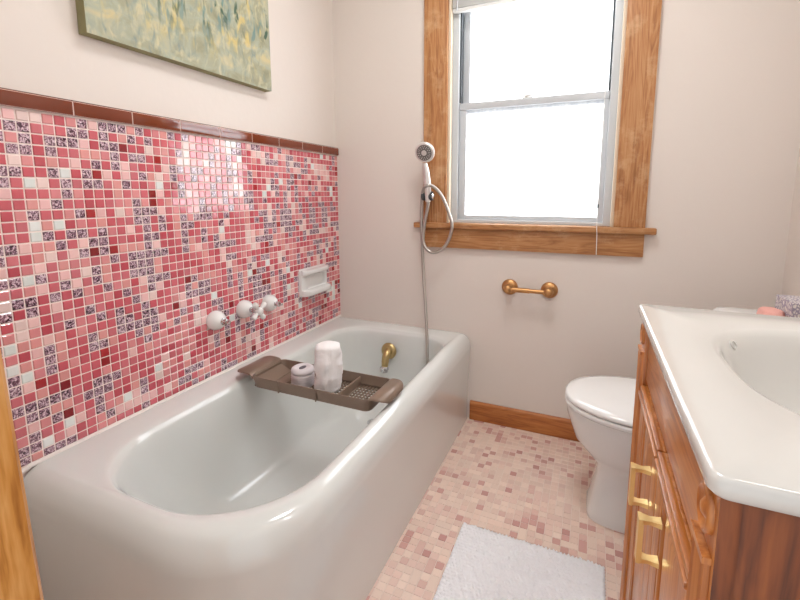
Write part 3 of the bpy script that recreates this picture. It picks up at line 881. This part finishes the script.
# countertop with moulded-in basin
ct = thing('sink_counter', 'white cultured marble vanity top with moulded oval basin', 'sink counter', (1.65, -1.2475, .854))
cx0, cx1, cy0_, cy1_, ztop = 1.3735, XR-.001, -1.574, -.9235, .8763
bcx, bcy, ba, bb = 1.668, -1.250, .212, .222
NB = 144
def sup(a, b_, z, n=144, p=2.7, cx=bcx, cy=bcy):
    out = []
    for i in range(n):
        t = 2*PI*i/n; c, s = math.cos(t), math.sin(t)
        out.append((cx+math.copysign(abs(c)**(2/p), c)*a, cy+math.copysign(abs(s)**(2/p), s)*b_, z))
    return out
def rect_at(x0, x1, y0, y1, r, z, n=144):
    """rounded rectangle with its corner arcs on the basin outline's 45 degree samples"""
    # order: far-right, far-left, near-left, near-right at n/8, 3n/8, ...
    cs = [(x1, y1, r[2], -1, -1, 0), (x0, y1, r[3], 1, -1, 90), (x0, y0, r[0], 1, 1, 180), (x1, y0, r[1], -1, 1, 270)]
    out = [None]*n; h = 3
    for k, (cx, cy, rr, sx, sy, a0) in enumerate(cs):
        ic = n//8+k*n//4
        for q in range(-h, h+1):
            a = math.radians(a0+90*(q+h)/(2*h))
            out[(ic+q) % n] = (cx+sx*rr+math.cos(a)*rr, cy+sy*rr+math.sin(a)*rr, z)
    for k in range(4):
        ia = n//8+k*n//4+h; ib = n//8+(k+1)*n//4-h
        A, Bq = out[ia % n], out[ib % n]
        for q in range(ia+1, ib):
            t = (q-ia)/(ib-ia)
            out[q % n] = (A[0]+(Bq[0]-A[0])*t, A[1]+(Bq[1]-A[1])*t, z)
    return out
R_ = [.013, .003, .003, .010]
rings = [rect_at(cx0+.004, cx1, cy0_+.004, cy1_-.004, R_, .8545), rect_at(cx0, cx1, cy0_, cy1_, R_, .860), rect_at(cx0, cx1, cy0_, cy1_, R_, .8715), rect_at(cx0+.0015, cx1, cy0_+.0015, cy1_-.0015, R_, .8748), rect_at(cx0+.005, cx1, cy0_+.005, cy1_-.005, R_, ztop)]
rings += [sup(ba+.004, bb+.004, ztop), sup(ba-.004, bb-.004, ztop-.003), sup(ba-.012, bb-.012, ztop-.012), sup(ba-.020, bb-.021, ztop-.032, p=2.6), sup(ba-.036, bb-.040, ztop-.080, p=2.5), sup(ba-.065, bb-.075, ztop-.125, p=2.3), sup(ba-.12, bb-.135, ztop-.148, p=2), sup(.02, .02, ztop-.152, p=2)]
# tops of the sampled corners can miss the exact corner point: add the two visible front corners densely
bm = B(); loft(bm, rings, False, True)
obj('top', bm, M['marble'], ct, angle=50)
bm = B(); box(bm, XR-.02, XR-.001, cy0_, cy1_, ztop, ztop+.09, .003); obj('backsplash', bm, M['marble'], ct)
OV, OD = Vector((1.506, -1.103, .8575)), Vector((.71, -.51, .49))
bm = B(); lathe(bm, [(.0085, -.006), (.0085, .0015), (.006, .002), (.0055, -.002), (0, -.003)], OV, OD, 18)
obj('overflow_ring', bm, M['satin'], ct)

# ------------------------------------------------------------------ camera
f, cxp, cyp, yaw, pit, rol = 428.45, 404.13, 253.08, -.4113, .1366, -.002
fw = Vector((math.sin(yaw)*math.cos(pit), math.cos(yaw)*math.cos(pit), -math.sin(pit)))
r = Vector((math.cos(yaw), -math.sin(yaw), 0)); u = r.cross(fw)
r2 = r*math.cos(rol)+u*math.sin(rol); u2 = u*math.cos(rol)-r*math.sin(rol)
cam = bpy.data.cameras.new('camera'); co = bpy.data.objects.new('camera', cam); C.objects.link(co)
co.matrix_world = Matrix(((r2.x, u2.x, -fw.x, 1.2658), (r2.y, u2.y, -fw.y, -1.9963), (r2.z, u2.z, -fw.z, 1.1205), (0, 0, 0, 1)))
cam.sensor_fit = 'HORIZONTAL'; cam.sensor_width = 36; cam.lens = 36*f/800
cam.shift_x = (400-cxp)/800; cam.shift_y = (cyp-300)/800
cam.clip_start = .01
SC.camera = co

# ------------------------------------------------------------------ light
w = bpy.data.worlds.new('world'); SC.world = w; w.use_nodes = True
bg = w.node_tree.nodes['Background']; bg.inputs[0].default_value = (.97, .985, 1, 1); bg.inputs[1].default_value = 1.15
sun = bpy.data.lights.new('sun', 'SUN'); sun.energy = 26; sun.angle = .05; sun.color = (.96, .98, 1)
so = bpy.data.objects.new('sun', sun); C.objects.link(so)
so.rotation_euler = Vector((.05, -.9, -.45)).to_track_quat('-Z', 'Y').to_euler()
def area(name, loc, d, sx, sy, e, col=(1, .95, .89)):
    L = bpy.data.lights.new(name, 'AREA'); L.shape = 'RECTANGLE'; L.size = sx; L.size_y = sy; L.energy = e; L.color = col
    o = bpy.data.objects.new(name, L); C.objects.link(o); o.location = loc
    o.rotation_euler = Vector(d).to_track_quat('-Z', 'Y').to_euler()
    return o
area('ceiling_lamp', (1.0, -.85, ZC-.02), (0, 0, -1), .35, .35, 12, (.97, .985, 1))
area('mirror_lamp', (XR-.10, -1.25, 2.02), (-1, 0, -.55), .12, .5, 4, (1, .99, .98))

vs = SC.view_settings
SC.display_settings.display_device = 'sRGB'
vs.view_transform = 'Standard'; vs.look = 'None'; vs.exposure = .12; vs.gamma = 1; vs.use_curve_mapping = False
SC.cycles.use_denoising = True
SC.cycles.max_bounces = 8; SC.cycles.diffuse_bounces = 5
